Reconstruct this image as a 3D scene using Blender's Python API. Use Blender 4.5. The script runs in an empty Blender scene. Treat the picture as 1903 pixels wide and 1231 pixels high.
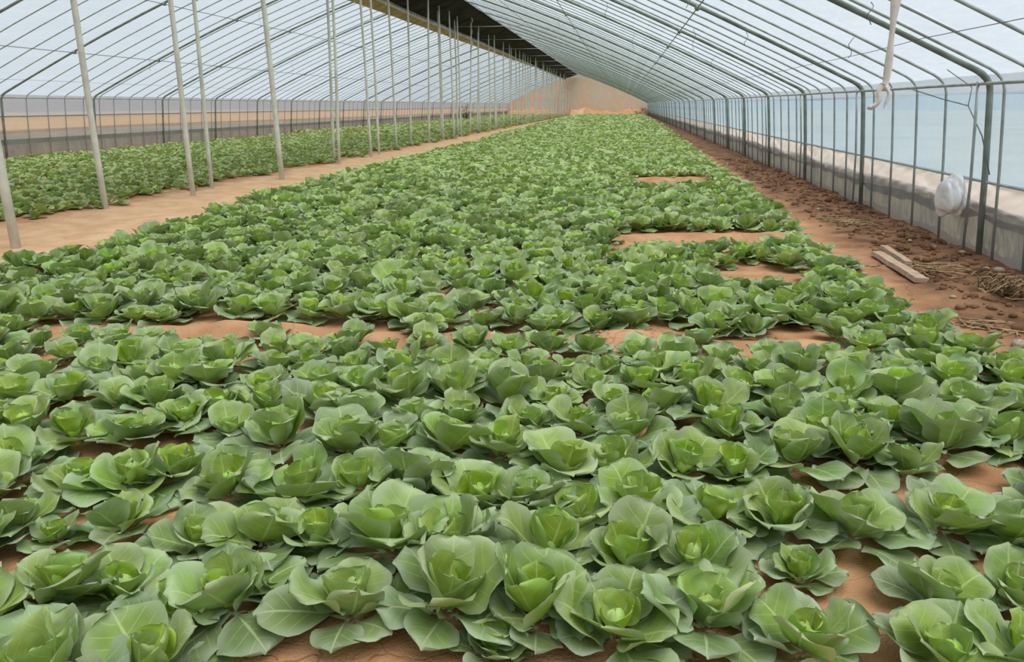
import bpy, math, random
import numpy as np
from mathutils import Vector, Matrix, Euler

random.seed(11)
rng = np.random.default_rng(11)
S = bpy.context.scene
COL = S.collection

# ------------------------------------------------------------------ camera
IW, IH = 1903, 1231
FPX, VPX, VPY, EYE = 1400.0, 1159.0, 195.0, 1.75     # focal length and vanishing point in photo pixels, eye height
tilt = math.atan((IH / 2 - VPY) / FPX)
yaw = math.atan((VPX - IW / 2) / FPX * math.cos(tilt))
cam_d = bpy.data.cameras.new('camera')
cam = bpy.data.objects.new('camera', cam_d)
COL.objects.link(cam)
cam_d.sensor_fit = 'HORIZONTAL'
cam_d.sensor_width = 36.0
cam_d.lens = FPX / IW * 36.0
cam_d.clip_end = 600
cam.location = (0, 0, EYE)
cam.rotation_euler = Euler((math.pi / 2 - tilt, 0, yaw), 'XYZ')
S.camera = cam

# ------------------------------------------------------------------ world, sun, exposure
world = bpy.data.worlds.new('sky')
S.world = world
world.use_nodes = True
wn = world.node_tree
bg = wn.nodes['Background']
bg.inputs['Color'].default_value = (0.80, 0.90, 1.0, 1)
bg.inputs['Strength'].default_value = 0.62
sun_d = bpy.data.lights.new('sun', 'SUN')
sun_d.energy = 7.0
sun_d.angle = math.radians(55)
sun_d.color = (1.0, 0.97, 0.90)
sun = bpy.data.objects.new('sun', sun_d)
COL.objects.link(sun)
sun.rotation_euler = (math.radians(12), math.radians(14), 0)
S.view_settings.view_transform = 'Standard'
S.view_settings.look = 'None'
S.view_settings.exposure = 0.22
S.view_settings.gamma = 1.0
S.view_settings.use_curve_mapping = False

# ------------------------------------------------------------------ photo pixel -> point on the ground
_F = np.array([-math.sin(yaw) * math.cos(tilt), math.cos(yaw) * math.cos(tilt), -math.sin(tilt)])
_R = np.array([math.cos(yaw), math.sin(yaw), 0.0])
_U = np.cross(_R, _F)


def onz(px, py, z=0.0):
    d = _F * FPX + _R * (px - IW / 2) + _U * (IH / 2 - py)
    s = (z - EYE) / d[2]
    return np.array([0, 0, EYE]) + s * d


def proj(p):
    v = np.asarray(p, float) - np.array([0, 0, EYE])
    zc = v @ _F
    if zc < 0.05:
        return -9999, -9999
    return IW / 2 + FPX * (v @ _R) / zc, IH / 2 - FPX * (v @ _U) / zc


# ------------------------------------------------------------------ node helpers
class NT:
    def __init__(self, name):
        self.m = bpy.data.materials.new(name)
        self.m.use_nodes = True
        self.t = self.m.node_tree
        self.t.nodes.clear()
        self.out = self.t.nodes.new('ShaderNodeOutputMaterial')

    def n(self, typ, **kw):
        nd = self.t.nodes.new(typ)
        for k, v in kw.items():
            setattr(nd, k, v)
        return nd

    def put(self, sock, v):
        if hasattr(v, 'is_linked') or isinstance(v, bpy.types.NodeSocket):
            self.t.links.new(v, sock)
        elif isinstance(v, (tuple, list)):
            sock.default_value = tuple(v) if len(v) == len(sock.default_value) else tuple(v) + (1.0,)
        else:
            sock.default_value = v

    def math(self, op, a, b=0.0, c=None, clamp=False):
        nd = self.n('ShaderNodeMath', operation=op, use_clamp=clamp)
        self.put(nd.inputs[0], a)
        self.put(nd.inputs[1], b)
        if c is not None:
            self.put(nd.inputs[2], c)
        return nd.outputs[0]

    def mix(self, f, a, b, blend='MIX'):
        nd = self.n('ShaderNodeMix', data_type='RGBA', blend_type=blend)
        self.put(nd.inputs[0], f)
        self.put(nd.inputs[6], a)
        self.put(nd.inputs[7], b)
        return nd.outputs[2]

    def ramp(self, f, lo, hi, a=0.0, b=1.0, smooth=True):
        nd = self.n('ShaderNodeMapRange', clamp=True)
        if smooth:
            nd.interpolation_type = 'SMOOTHSTEP'
        self.put(nd.inputs[0], f)
        for i, v in zip((1, 2, 3, 4), (lo, hi, a, b)):
            self.put(nd.inputs[i], v)
        return nd.outputs[0]

    def noise(self, vec, scale, detail=3.0, rough=0.55, out=0):
        nd = self.n('ShaderNodeTexNoise')
        if vec is not None:
            self.put(nd.inputs['Vector'], vec)
        nd.inputs['Scale'].default_value = scale
        nd.inputs['Detail'].default_value = detail
        nd.inputs['Roughness'].default_value = rough
        return nd.outputs[out]

    def obj(self):
        return self.n('ShaderNodeTexCoord').outputs['Object']

    def scaled(self, vec, s):
        nd = self.n('ShaderNodeMapping')
        self.put(nd.inputs['Vector'], vec)
        nd.inputs['Scale'].default_value = s
        return nd.outputs[0]

    def bump(self, h, strength=0.3, dist=0.01):
        nd = self.n('ShaderNodeBump')
        nd.inputs['Strength'].default_value = strength
        nd.inputs['Distance'].default_value = dist
        self.put(nd.inputs['Height'], h)
        return nd.outputs[0]

    def principled(self, col, rough=0.6, spec=0.3, metal=0.0, normal=None):
        nd = self.n('ShaderNodeBsdfPrincipled')
        self.put(nd.inputs['Base Color'], col)
        self.put(nd.inputs['Roughness'], rough)
        nd.inputs['Specular IOR Level'].default_value = spec
        nd.inputs['Metallic'].default_value = metal
        if normal is not None:
            self.put(nd.inputs['Normal'], normal)
        return nd.outputs[0]

    def mixsh(self, f, a, b):
        nd = self.n('ShaderNodeMixShader')
        self.put(nd.inputs[0], f)
        self.put(nd.inputs[1], a)
        self.put(nd.inputs[2], b)
        return nd.outputs[0]

    def end(self, sh):
        self.t.links.new(sh, self.out.inputs[0])
        return self.m


def film_mat(name, col, clear, refl=0.25, streak=(1, 1, 1), var=0.12, gloss=0.06):
    """Plastic film: part clear, part milky (light comes through and is scattered)."""
    k = NT(name)
    co = k.obj()
    n1 = k.noise(k.scaled(co, streak), 1.6, 4.0)
    n2 = k.noise(k.scaled(co, tuple(s * 6 for s in streak)), 2.2, 3.0)
    v = k.math('MULTIPLY', k.math('SUBTRACT', k.math('ADD', n1, n2), 1.0), var * 2)
    shade = k.mix(k.math('ADD', 0.5, v, clamp=True), tuple(c * 0.80 for c in col), tuple(min(1, c * 1.12) for c in col))
    bmp = k.bump(n2, 0.35, 0.02)
    tr = k.n('ShaderNodeBsdfTranslucent')
    k.put(tr.inputs[0], shade)
    k.put(tr.inputs['Normal'], bmp)
    df = k.n('ShaderNodeBsdfDiffuse')
    k.put(df.inputs[0], shade)
    k.put(df.inputs['Normal'], bmp)
    gl = k.n('ShaderNodeBsdfGlossy')
    gl.inputs['Roughness'].default_value = 0.3
    milky = k.mixsh(gloss, k.mixsh(refl, tr.outputs[0], df.outputs[0]), gl.outputs[0])
    tp = k.n('ShaderNodeBsdfTransparent')
    k.put(tp.inputs[0], tuple(0.5 + 0.5 * c for c in col))
    fac = k.math('ADD', clear, k.math('MULTIPLY', v, -0.6), clamp=True)
    return k.end(k.mixsh(fac, milky, tp.outputs[0]))


def leaf_mat(name, base, pale, bloom, bloom_amt=0.5, trans=0.22):
    k = NT(name)
    uv = k.n('ShaderNodeUVMap').outputs[0]
    sx = k.n('ShaderNodeSeparateXYZ')
    k.put(sx.inputs[0], uv)
    u = k.math('ABSOLUTE', k.math('MULTIPLY_ADD', sx.outputs[0], 2.0, -1.0))
    v = sx.outputs[1]
    rnd = k.math('FRACT', k.math('ADD', k.n('ShaderNodeObjectInfo').outputs['Random'],
                                 k.n('ShaderNodeAttribute', attribute_name='tint').outputs['Fac']))
    co = k.obj()
    rib_w = k.math('MULTIPLY_ADD', v, -0.050, 0.062)
    rib = k.ramp(k.math('SUBTRACT', u, rib_w), -0.012, 0.03, 1, 0)
    pet = k.ramp(v, 0.10, 0.20, 1, 0)
    s = k.math('PINGPONG', k.math('MULTIPLY_ADD', u, -1.5, k.math('MULTIPLY', v, 5.2)), 0.5)
    side = k.math('MULTIPLY', k.ramp(s, 0.0, 0.075, 1, 0), k.ramp(u, 0.55, 0.95, 0.6, 0.0))
    fine = k.noise(k.scaled(uv, (1, 1, 1)), 22.0, 2.0)
    veins = k.math('MAXIMUM', k.math('MAXIMUM', rib, pet), side)
    mott = k.noise(co, 16.0, 3.0)
    body = k.mix(k.ramp(mott, 0.35, 0.7), base, tuple(c * 1.25 for c in base))
    edge = k.math('MULTIPLY', k.math('MAXIMUM', k.ramp(u, 0.45, 1.0), k.ramp(v, 0.70, 1.0)), bloom_amt)
    body = k.mix(edge, body, bloom)
    hs = k.n('ShaderNodeHueSaturation')
    k.put(hs.inputs['Hue'], k.math('MULTIPLY_ADD', rnd, 0.028, 0.484))
    k.put(hs.inputs['Saturation'], k.math('MULTIPLY_ADD', k.math('FRACT', k.math('MULTIPLY', rnd, 7.3)), 0.30, 0.86))
    k.put(hs.inputs['Value'], k.math('MULTIPLY_ADD', k.math('FRACT', k.math('MULTIPLY', rnd, 13.7)), 0.40, 0.80))
    k.put(hs.inputs['Color'], body)
    col = k.mix(k.math('MULTIPLY', veins, 0.72), hs.outputs[0], pale)
    h = k.math('ADD', k.math('MULTIPLY', veins, 0.5), k.math('MULTIPLY', fine, 0.5))
    nrm = k.bump(h, 0.30, 0.006)
    p = k.principled(col, 0.50, 0.28, 0.0, nrm)
    tl = k.n('ShaderNodeBsdfTranslucent')
    k.put(tl.inputs[0], k.mix(0.5, col, (0.35, 0.55, 0.06), 'MIX'))
    k.put(tl.inputs['Normal'], nrm)
    return k.end(k.mixsh(trans, p, tl.outputs[0]))


M = {}
M['roof_film'] = film_mat('milky greenhouse film', (0.47, 0.52, 0.58), 0.42, 0.3, (1.0, 0.25, 1.0))
M['left_film'] = film_mat('lavender film', (0.52, 0.51, 0.56), 0.20, 0.35, (1, .5, .4))
M['blue_film'] = film_mat('pale blue film', (0.38, 0.50, 0.62), 0.14, 0.3, (1, .35, .25), 0.10)
M['loose_film'] = film_mat('loose clear film', (0.66, 0.62, 0.63), 0.20, 0.45, (1, .5, 1.0), 0.22, 0.12)
M['grey_film'] = film_mat('dusty grey film', (0.30, 0.30, 0.28), 0.08, 0.85, (1, .9, .35), 0.35, 0.08)
M['dark_film'] = film_mat('dark grey film', (0.42, 0.42, 0.43), 0.12, 0.55, (1, .6, 1.6), 0.30, 0.10)  # plain darker grey; on the left wall it paints a shaded gap
M['tan_film'] = film_mat('earth stained film', (0.80, 0.60, 0.47), 0.05, 0.5, (1, .4, .7), 0.22)
M['white_film'] = film_mat('white crumpled film', (0.97, 0.97, 0.97), 0.0, 0.8, (1, 1, 1), 0.04, 0.10)
M['leaf_outer'] = leaf_mat('outer cabbage leaf', (0.178, 0.258, 0.095), (0.48, 0.56, 0.29), (0.40, 0.47, 0.33), 0.75)
M['leaf_mid'] = leaf_mat('cupped cabbage leaf', (0.222, 0.315, 0.085), (0.49, 0.58, 0.25), (0.42, 0.49, 0.30), 0.72)
M['leaf_inner'] = leaf_mat('inner cabbage leaf', (0.275, 0.380, 0.065), (0.52, 0.62, 0.20), (0.36, 0.52, 0.20), 0.50, 0.28)
M['heart'] = leaf_mat('cabbage heart', (0.350, 0.500, 0.120), (0.56, 0.68, 0.26), (0.42, 0.56, 0.20), 0.3, 0.2)
M['leaf_far_bright'] = leaf_mat('painted bright far cabbage leaf', (0.350, 0.440, 0.150), (0.50, 0.60, 0.27), (0.46, 0.55, 0.30), 0.6)  # same cabbage leaf, with far-field brightness painted into its colour
M['olive'] = leaf_mat('small crop leaf', (0.330, 0.400, 0.150), (0.46, 0.54, 0.26), (0.44, 0.50, 0.27), 0.4)


def simple(name, col, rough=0.7, spec=0.3, metal=0.0, var=0.25, scale=8.0, st=(1, 1, 1), bump=0.2):
    k = NT(name)
    n1 = k.noise(k.scaled(k.obj(), st), scale, 4.0)
    c = k.mix(k.ramp(n1, 0.3, 0.72), tuple(x * (1 - var) for x in col), tuple(min(1, x * (1 + var)) for x in col))
    return k.end(k.principled(c, rough, spec, metal, k.bump(n1, bump, 0.01)))


M['steel'] = simple('galvanised pipe', (0.35, 0.39, 0.39), 0.5, 0.5, 0.2, 0.2, 5.0)
M['dark_steel'] = simple('weathered green grey pipe', (0.20, 0.235, 0.21), 0.55, 0.4, 0.1, 0.3, 4.0)
M['pole'] = simple('pale cement pole', (0.62, 0.63, 0.55), 0.7, 0.3, 0.0, 0.15, 3.0)
M['wire'] = simple('dull wire', (0.16, 0.17, 0.18), 0.6, 0.4)
M['quilt'] = simple('black shade cloth', (0.020, 0.020, 0.018), 0.95, 0.1, 0, 0.6, 1.2, (1, 1, 1), 0.6)
M['tan_cloth'] = simple('tan cloth', (0.42, 0.33, 0.22), 0.9, 0.1, 0, 0.25, 1.5)
M['roll'] = simple('rolled grey film', (0.42, 0.42, 0.40), 0.7, 0.2, 0, 0.25, 2.0)
M['wood'] = simple('weathered plank wood', (0.46, 0.33, 0.23), 0.85, 0.2, 0, 0.3, 6.0, (8, 1, 8))
M['stone'] = simple('dusty stone', (0.40, 0.31, 0.24), 0.9, 0.2, 0, 0.3, 9.0)
M['straw'] = simple('dry stalks', (0.36, 0.25, 0.14), 0.9, 0.1, 0, 0.4, 12.0)
M['weed'] = simple('dark weed leaves', (0.06, 0.11, 0.045), 0.8, 0.2, 0, 0.4, 3.0)
M['strip'] = simple('pale pink plastic strip', (0.74, 0.66, 0.63), 0.6, 0.3, 0, 0.10, 6.0)
M['clay'] = None
M['soil'] = None

# soil: bed earth, paler trodden path, darker damp strip by the wall
k = NT('earth floor')
co = k.obj()
sp = k.n('ShaderNodeSeparateXYZ')
k.put(sp.inputs[0], co)
warp = k.math('MULTIPLY', k.math('SUBTRACT', k.noise(co, 0.9, 4.0), 0.5), 1.1)
X = k.math('ADD', sp.outputs[0], warp)
fine = k.noise(co, 26.0, 5.0, 0.65)
big = k.noise(co, 2.3, 4.0)
bed = k.mix(k.ramp(big, 0.3, 0.7), (0.40, 0.215, 0.115), (0.55, 0.33, 0.195))
path = k.mix(k.ramp(big, 0.3, 0.7), (0.56, 0.36, 0.215), (0.68, 0.47, 0.30))
damp = k.mix(k.ramp(big, 0.35, 0.65), (0.12, 0.068, 0.040), (0.27, 0.155, 0.092))
c = k.mix(k.math('MULTIPLY', k.ramp(X, -9.3, -8.9), k.ramp(X, -7.0, -6.5, 1, 0)), bed, path)
c = k.mix(k.ramp(X, 2.6, 3.3), c, damp)
c = k.mix(k.ramp(fine, 0.25, 0.75, 0.0, 0.55), c, (0.62, 0.42, 0.27), 'SOFT_LIGHT')
vor = k.n('ShaderNodeTexVoronoi', feature='DISTANCE_TO_EDGE')
k.put(vor.inputs['Vector'], k.n('ShaderNodeVectorMath', operation='ADD').outputs[0])
vm = [n for n in k.t.nodes if n.bl_idname == 'ShaderNodeVectorMath'][-1]
k.put(vm.inputs[0], co)
nz = k.noise(co, 3.0, 3.0, 0.6, 1)
sc_ = k.n('ShaderNodeVectorMath', operation='SCALE')
k.put(sc_.inputs[0], nz)
sc_.inputs['Scale'].default_value = 0.35
k.put(vm.inputs[1], sc_.outputs[0])
vor.inputs['Scale'].default_value = 3.2
crack = k.math('MULTIPLY', k.ramp(vor.outputs['Distance'], 0.0, 0.022, 1, 0), k.ramp(k.noise(co, 1.4), 0.45, 0.6))
c = k.mix(k.math('MULTIPLY', crack, 0.35), c, (0.12, 0.055, 0.03))
hh = k.math('ADD', k.math('MULTIPLY', crack, -0.6), k.math('ADD', fine, k.noise(co, 90.0, 3.0)))
M['soil'] = k.end(k.principled(c, 0.95, 0.15, 0, k.bump(hh, 0.55, 0.025)))

k = NT('clay end wall')
co = k.obj()
n1 = k.noise(co, 0.25, 5.0)
n2 = k.noise(co, 1.5, 4.0)
c = k.mix(k.ramp(n1, 0.35, 0.65), (0.62, 0.46, 0.33), (0.55, 0.50, 0.42))
c = k.mix(k.ramp(n2, 0.35, 0.7, 0, 0.5), c, (0.70, 0.53, 0.38))
M['clay'] = k.end(k.principled(c, 0.95, 0.1))
M['outside'] = simple('outside ground', (0.40, 0.34, 0.24), 0.95, 0.1, 0, 0.3, 0.1)


# ------------------------------------------------------------------ mesh helpers
def mesh(name, verts, faces, mats, smooth=True, uv=None, midx=None, attr=None):
    me = bpy.data.meshes.new(name)
    verts = np.asarray(verts, np.float32)
    if isinstance(faces, np.ndarray) and faces.ndim == 2:
        n, w = faces.shape
        me.vertices.add(len(verts))
        me.vertices.foreach_set('co', verts.ravel())
        me.loops.add(n * w)
        me.loops.foreach_set('vertex_index', faces.astype(np.int32).ravel())
        me.polygons.add(n)
        me.polygons.foreach_set('loop_start', np.arange(0, n * w, w, dtype=np.int32))
    else:
        me.from_pydata([tuple(map(float, v)) for v in verts], [], [tuple(map(int, f)) for f in faces])
    for m in (mats if isinstance(mats, (list, tuple)) else [mats]):
        me.materials.append(m)
    if midx is not None:
        me.polygons.foreach_set('material_index', np.asarray(midx, np.int32))
    if smooth:
        me.polygons.foreach_set('use_smooth', np.ones(len(me.polygons), bool))
    if uv is not None:
        lay = me.uv_layers.new(name='UVMap')
        li = np.empty(len(me.loops), np.int32)
        me.loops.foreach_get('vertex_index', li)
        lay.data.foreach_set('uv', np.asarray(uv, np.float32)[li].ravel())
    if attr is not None:
        a = me.attributes.new('tint', 'FLOAT', 'POINT')
        a.data.foreach_set('value', np.asarray(attr, np.float32))
    me.update(calc_edges=True)
    return me


def link(name, me, parent=None, loc=None, label=None, cat=None, group=None, kind=None):
    o = bpy.data.objects.new(name, me)
    COL.objects.link(o)
    if parent is not None:
        o.parent = parent
    if loc is not None:
        o.location = loc
    if label:
        o['label'] = label
    if cat:
        o['category'] = cat
    if group:
        o['group'] = group
    if kind:
        o['kind'] = kind
    return o


def grid_faces(nu, nv, base=0):
    """faces of a (nv+1) x (nu+1) vertex grid, row by row"""
    j, i = np.meshgrid(np.arange(nv), np.arange(nu), indexing='ij')
    a = (j * (nu + 1) + i).ravel() + base
    return np.stack([a, a + 1, a + nu + 2, a + nu + 1], 1)


def tube(pts, r, n=8, caps=True):
    """verts, faces of a tube through pts; r one radius or one for each point"""
    pts = np.asarray(pts, float)
    m = len(pts)
    r = np.full(m, r) if np.isscalar(r) else np.asarray(r)
    t = np.gradient(pts, axis=0)
    t /= np.linalg.norm(t, axis=1)[:, None] + 1e-9
    up = np.array([0.0, 1.0, 0.0]) if abs(t[0][1]) < 0.9 else np.array([1.0, 0, 0])
    V = []
    for p, d, rr in zip(pts, t, r):
        a = np.cross(up, d)
        a /= np.linalg.norm(a)
        b = np.cross(d, a)
        up = b
        ang = np.arange(n) * 2 * math.pi / n
        V.append(p + rr * (np.cos(ang)[:, None] * a + np.sin(ang)[:, None] * b))
        up = np.cross(a, d) * -1 if False else b
    V = np.concatenate(V)
    F = []
    for q in range(m - 1):
        for i in range(n):
            j = (i + 1) % n
            F.append((q * n + i, q * n + j, q * n + n + j, q * n + n + i))
    if caps:
        F.append(tuple(range(n))[::-1])
        F.append(tuple(range((m - 1) * n, m * n)))
    return V, F


def box(x0, x1, y0, y1, z0, z1):
    V = [(x, y, z) for z in (z0, z1) for y in (y0, y1) for x in (x0, x1)]
    F = [(0, 2, 3, 1), (4, 5, 7, 6), (0, 1, 5, 4), (2, 6, 7, 3), (0, 4, 6, 2), (1, 3, 7, 5)]
    return V, F


_ph = rng.uniform(0, 6.28, (24, 2))
_fr = rng.normal(0, 1, (24, 2))


def wob(x, y, f, k0=0, n=6):
    """smooth pseudo noise, about -1..1"""
    s = 0
    for i in range(k0, k0 + n):
        s = s + np.sin(f * (_fr[i, 0] * x + _fr[i, 1] * y) + _ph[i, 0])
    return s / n * 1.4


# ------------------------------------------------------------------ the house: profile
XL, XR = -20.4, 4.1          # eaves
XLB, XRB = -20.62, 4.33      # wall feet
ZE, ZR, XC = 2.05, 6.9, -8.15
Y0, Y1 = -6.0, 139.0


def roof_z(x):
    u = (XR - x) / (XR - XC) if x >= XC else (x - XL) / (XC - XL)
    return ZE + (ZR - ZE) * (u + 0.22 * u * (1 - u))


BUNDS = []   # (x0, x1, y0, y1): bare earth ridges across the bed
for a, b in (((90, 603), (560, 614)), ((420, 611), (900, 618)), ((860, 618), (1230, 624)), ((1150, 624), (1520, 632)),
             ((1140, 434), (1500, 427)), ((1180, 329), (1310, 327))):
    p, q = onz(*a, 0.07), onz(*b, 0.07)
    BUNDS.append((p[0], q[0], p[1], q[1]))


def ground(x, y):
    x = np.asarray(x, float)
    y = np.asarray(y, float)
    near = np.clip((22 - y) / 12, 0, 1)
    z = 0.022 * wob(x, y, 2.2) + 0.012 * wob(x, y, 7.0, 6) * near + 0.006 * wob(x, y, 21.0, 12) * near
    for x0, x1, y0, y1 in BUNDS:
        yy = y0 + (y1 - y0) * np.clip((x - x0) / (x1 - x0), 0, 1)
        s = 1 / (1 + np.exp(-(x - x0 + 0.1) / 0.06)) / (1 + np.exp((x - x1 - 0.1) / 0.06))
        z = z + 0.055 * s * np.exp(-((y - yy) / 0.13) ** 2) * (1 + 0.25 * wob(x, y, 6, 3))
    pth = 1 / (1 + np.exp(-(x + 9.0) / 0.12)) / (1 + np.exp((x + 7.0) / 0.12))
    z = z - 0.04 * pth
    edge = 1 / (1 + np.exp(-(x - 3.05) / 0.10))
    z = z + edge * (0.02 + 0.035 * wob(x, y, 4.5, 9) + 0.02 * wob(x, y, 13, 15) * near)
    return z


# floor
xs = np.concatenate([np.linspace(-22, -9.6, 26)[:-1], np.linspace(-9.6, -7, 26)[:-1], np.linspace(-7, 4.6, 190)])
ys = [Y0]
while ys[-1] < Y1 + 1:
    y = ys[-1]
    ys.append(y + (0.3 if y < 1.2 else 0.06 if y < 6.6 else 0.06 + 0.014 * (y - 6.6)))
ys = np.array(ys)
gx, gy = np.meshgrid(xs, ys)
gz = ground(gx, gy)
V = np.stack([gx.ravel(), gy.ravel(), gz.ravel()], 1)
link('floor', mesh('floor', V, grid_faces(len(xs) - 1, len(ys) - 1), M['soil']), kind='structure',
     label='orange brown earth floor of the greenhouse with a trodden path', cat='floor')
V, F = box(-160, 160, -60, 300, -0.5, -0.16)
link('outside_ground', mesh('outside_ground', V, F, M['outside'], False), kind='structure',
     label='bare ground outside the greenhouse', cat='ground')

# roof film
ur = np.linspace(0, 1, 13)
px = np.concatenate([XL + (XC - XL) * ur, XC + (XR - XC) * ur[1:]])
yy = np.arange(Y0, Y1 + 0.3, 0.475)
gx, gy = np.meshgrid(px, yy)
rz = np.array([roof_z(x) for x in px])
sag = 0.035 + 0.022 * wob(gx, gy, 1.7) - 0.012 * np.abs(np.sin(gy * math.pi / 0.95))
gz = rz[None, :] + sag
V = np.stack([gx.ravel(), gy.ravel(), gz.ravel()], 1)
link('ceiling', mesh('ceiling', V, grid_faces(len(px) - 1, len(yy) - 1), M['roof_film']), kind='structure',
     label='milky plastic film roof stretched over the pipe hoops', cat='roof')


def wall_sheet(side, ztop, zbot, off, mat, amp=0.01, f=3.0, yr=(Y0, Y1), nz=5, step=0.24, fold=0.0):
    """sheet along a long wall; ztop/zbot numbers or functions of y; off = metres outward of the posts"""
    y = np.arange(yr[0], yr[1] + step * 0.5, step)
    a, b = (XRB, XR) if side > 0 else (XLB, XL)
    zt = ztop(y) if callable(ztop) else np.full(len(y), ztop)
    zb = zbot(y) if callable(zbot) else np.full(len(y), zbot)
    w = np.linspace(0, 1, nz + 1)
    gw, gy = np.meshgrid(w, y)
    gz = zt[:, None] * (1 - gw) + zb[:, None] * gw
    gx = a + (b - a) * gz / ZE + side * off
    gx = gx + amp * wob(gy, gz * 3, f, 2) + fold * wob(gy * 2.1, gz * 5, 5.0, 8)
    V = np.stack([gx.ravel(), gy.ravel(), gz.ravel()], 1)
    return mesh('sheet', V, grid_faces(nz, len(y) - 1), mat)


wr = link('wall_right', wall_sheet(1, 1.89, 0.86, 0.035, M['blue_film'], 0.012), kind='structure',
          label='pale blue plastic film side wall behind the pipe posts', cat='wall')
link('film_lap', wall_sheet(1, ZE + 0.035, lambda y: 1.86 + 0.015 * wob(y, 0 * y, 1.1, 4), 0.022, M['roof_film'], 0.006), wr, label='milky lap of roof film over the eave')
link('loose_film', wall_sheet(1, lambda y: 0.90 + 0 * y, lambda y: 0.50 + 0.05 * wob(y, 0 * y, 1.3, 4) + 0.03 * wob(y, 0 * y, 4.3, 8),
                              0.030, M['loose_film'], 0.012, 3.0, nz=8, step=0.08, fold=0.028), wr,
     label='loose pinkish clear film hanging in folds')
link('ground_skirt', wall_sheet(1, lambda y: 0.60 + 0.04 * wob(y, 0 * y, 1.1, 1), -0.06, 0.055, M['grey_film'], 0.012, 2.5, nz=8, step=0.08, fold=0.020), wr,
     label='dusty grey film tucked into the soil')
link('film_band', wall_sheet(1, lambda y: 0.48 + 0.05 * wob(y, 0 * y, 1.2, 1) + 0.03 * wob(y, 0 * y, 6.5, 7), lambda y: 0.38 + 0.05 * wob(y, 0 * y, 1.5, 5) + 0.04 * wob(y, 0 * y, 5.1, 11),
                             0.04, M['dark_film'], 0.012, 2.5, nz=3, step=0.08, fold=0.016), wr, label='dark grey film fold')  # strip of darker grey film along the upper skirt

wl = link('wall_left', wall_sheet(-1, ZE + 0.03, 1.36, 0.035, M['left_film'], 0.012, step=0.4), kind='structure',
          label='greyish lavender film side wall beyond the far crop bed', cat='wall')
link('stained_film', wall_sheet(-1, 1.38, lambda y: np.interp(y, [18, 30, 60, 139], [0.78, 0.90, 0.80, 0.66]) + 0.02 * wob(y, 0 * y, .8), 0.03,
                                M['tan_film'], 0.012, step=0.4), wl, label='earth stained tan film band')
link('ground_skirt', wall_sheet(-1, lambda y: np.interp(y, [18, 30, 60, 139], [0.88, 0.96, 0.86, 0.72]), 0.45, 0.05, M['dark_film'], 0.012, step=0.4), wl,
     label='dark film standing in for the shaded gap above the grey skirt')  # dark sheet put in for the shade seen through a gap
link('ground_skirt', wall_sheet(-1, 0.62, -0.06, 0.04, M['grey_film'], 0.012, step=0.4), wl, label='dusty grey film at the ground')

# gable walls
prof = [(XLB, -0.1), (XL, ZE)] + [(x, roof_z(x)) for x in np.linspace(XL, XC, 9)[1:]] + \
       [(x, roof_z(x)) for x in np.linspace(XC, XR, 9)[1:]] + [(XRB, -0.1)]
n = len(prof)
for nm, ya, yb, mt, lb in (('wall_back', Y1 - 0.15, Y1 + 0.25, M['clay'], 'clay coloured gable wall closing the far end of the greenhouse'),
                           ('wall_front', Y0 - 0.02, Y0, M['roof_film'], 'milky film gable closing the near end of the greenhouse')):
    V = [(x, ya, z) for x, z in prof] + [(x, yb, z) for x, z in prof]
    F = [tuple(range(n)), tuple(range(2 * n - 1, n - 1, -1))] + [(i, n + i, n + (i + 1) % n, (i + 1) % n) for i in range(n)]
    link(nm, mesh(nm, V, F, mt, False), kind='structure', label=lb, cat='wall')

# earth bank at the foot of the far wall
V = []
bx = np.linspace(-20, 3.9, 40)
for x in bx:
    hgt = 0.95 + 0.25 * math.sin(x * 0.7) + 0.15 * math.sin(x * 1.9 + 1)
    V += [(x, Y1 - 3.2, -0.05), (x, Y1 - 1.9, hgt * 0.75), (x, Y1 - 1.0, hgt), (x, Y1 - 0.2, hgt * 0.95)]
F = [(i * 4 + j, i * 4 + j + 1, i * 4 + 5 + j, i * 4 + 4 + j) for i in range(len(bx) - 1) for j in range(3)]
link('earth_bank', mesh('earth_bank', V, F, M['soil']), label='low bank of orange earth against the far gable wall', cat='earth bank')

# ------------------------------------------------------------------ pipe hoops
def hoop_profile():
    def side(sg):
        xe, xb = (XR, XRB) if sg > 0 else (XL, XLB)
        P = [(xb, -0.25), (xb + (xe - xb) * 0.5, ZE * 0.5), (xb + (xe - xb) * 0.93, ZE - 0.14)]
        for a in (0.25, 0.5, 0.75):     # the bend at the eave
            p0, p1, p2 = np.array(P[2]), np.array((xe, ZE - 0.01)), np.array((xe - sg * 0.17, roof_z(xe - sg * 0.17)))
            P.append(tuple((1 - a) ** 2 * p0 + 2 * a * (1 - a) * p1 + a * a * p2))
        P.append((xe - sg * 0.17, roof_z(xe - sg * 0.17)))
        for q in np.linspace(0.1, 1, 9)[:-1]:
            x = xe + (XC - xe) * q
            P.append((x, roof_z(x)))
        return P
    R = side(1)
    Lf = side(-1)
    return R + [(XC, ZR)] + Lf[::-1]


PROF = hoop_profile()
P3 = [(x, 0, z) for x, z in PROF]
V, F = tube(P3, 0.0175, 6)
thin_me = mesh('hoop', V, F, M['steel'])
V, F = tube(P3, 0.037, 8)
thick_me = mesh('arch', V, F, M['dark_steel'])
V, F = tube([(0, -0.05, 0), (0, 0.05, 0)], 0.05, 8)
clamp_me = mesh('clamp', V, F, M['dark_steel'])

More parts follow.
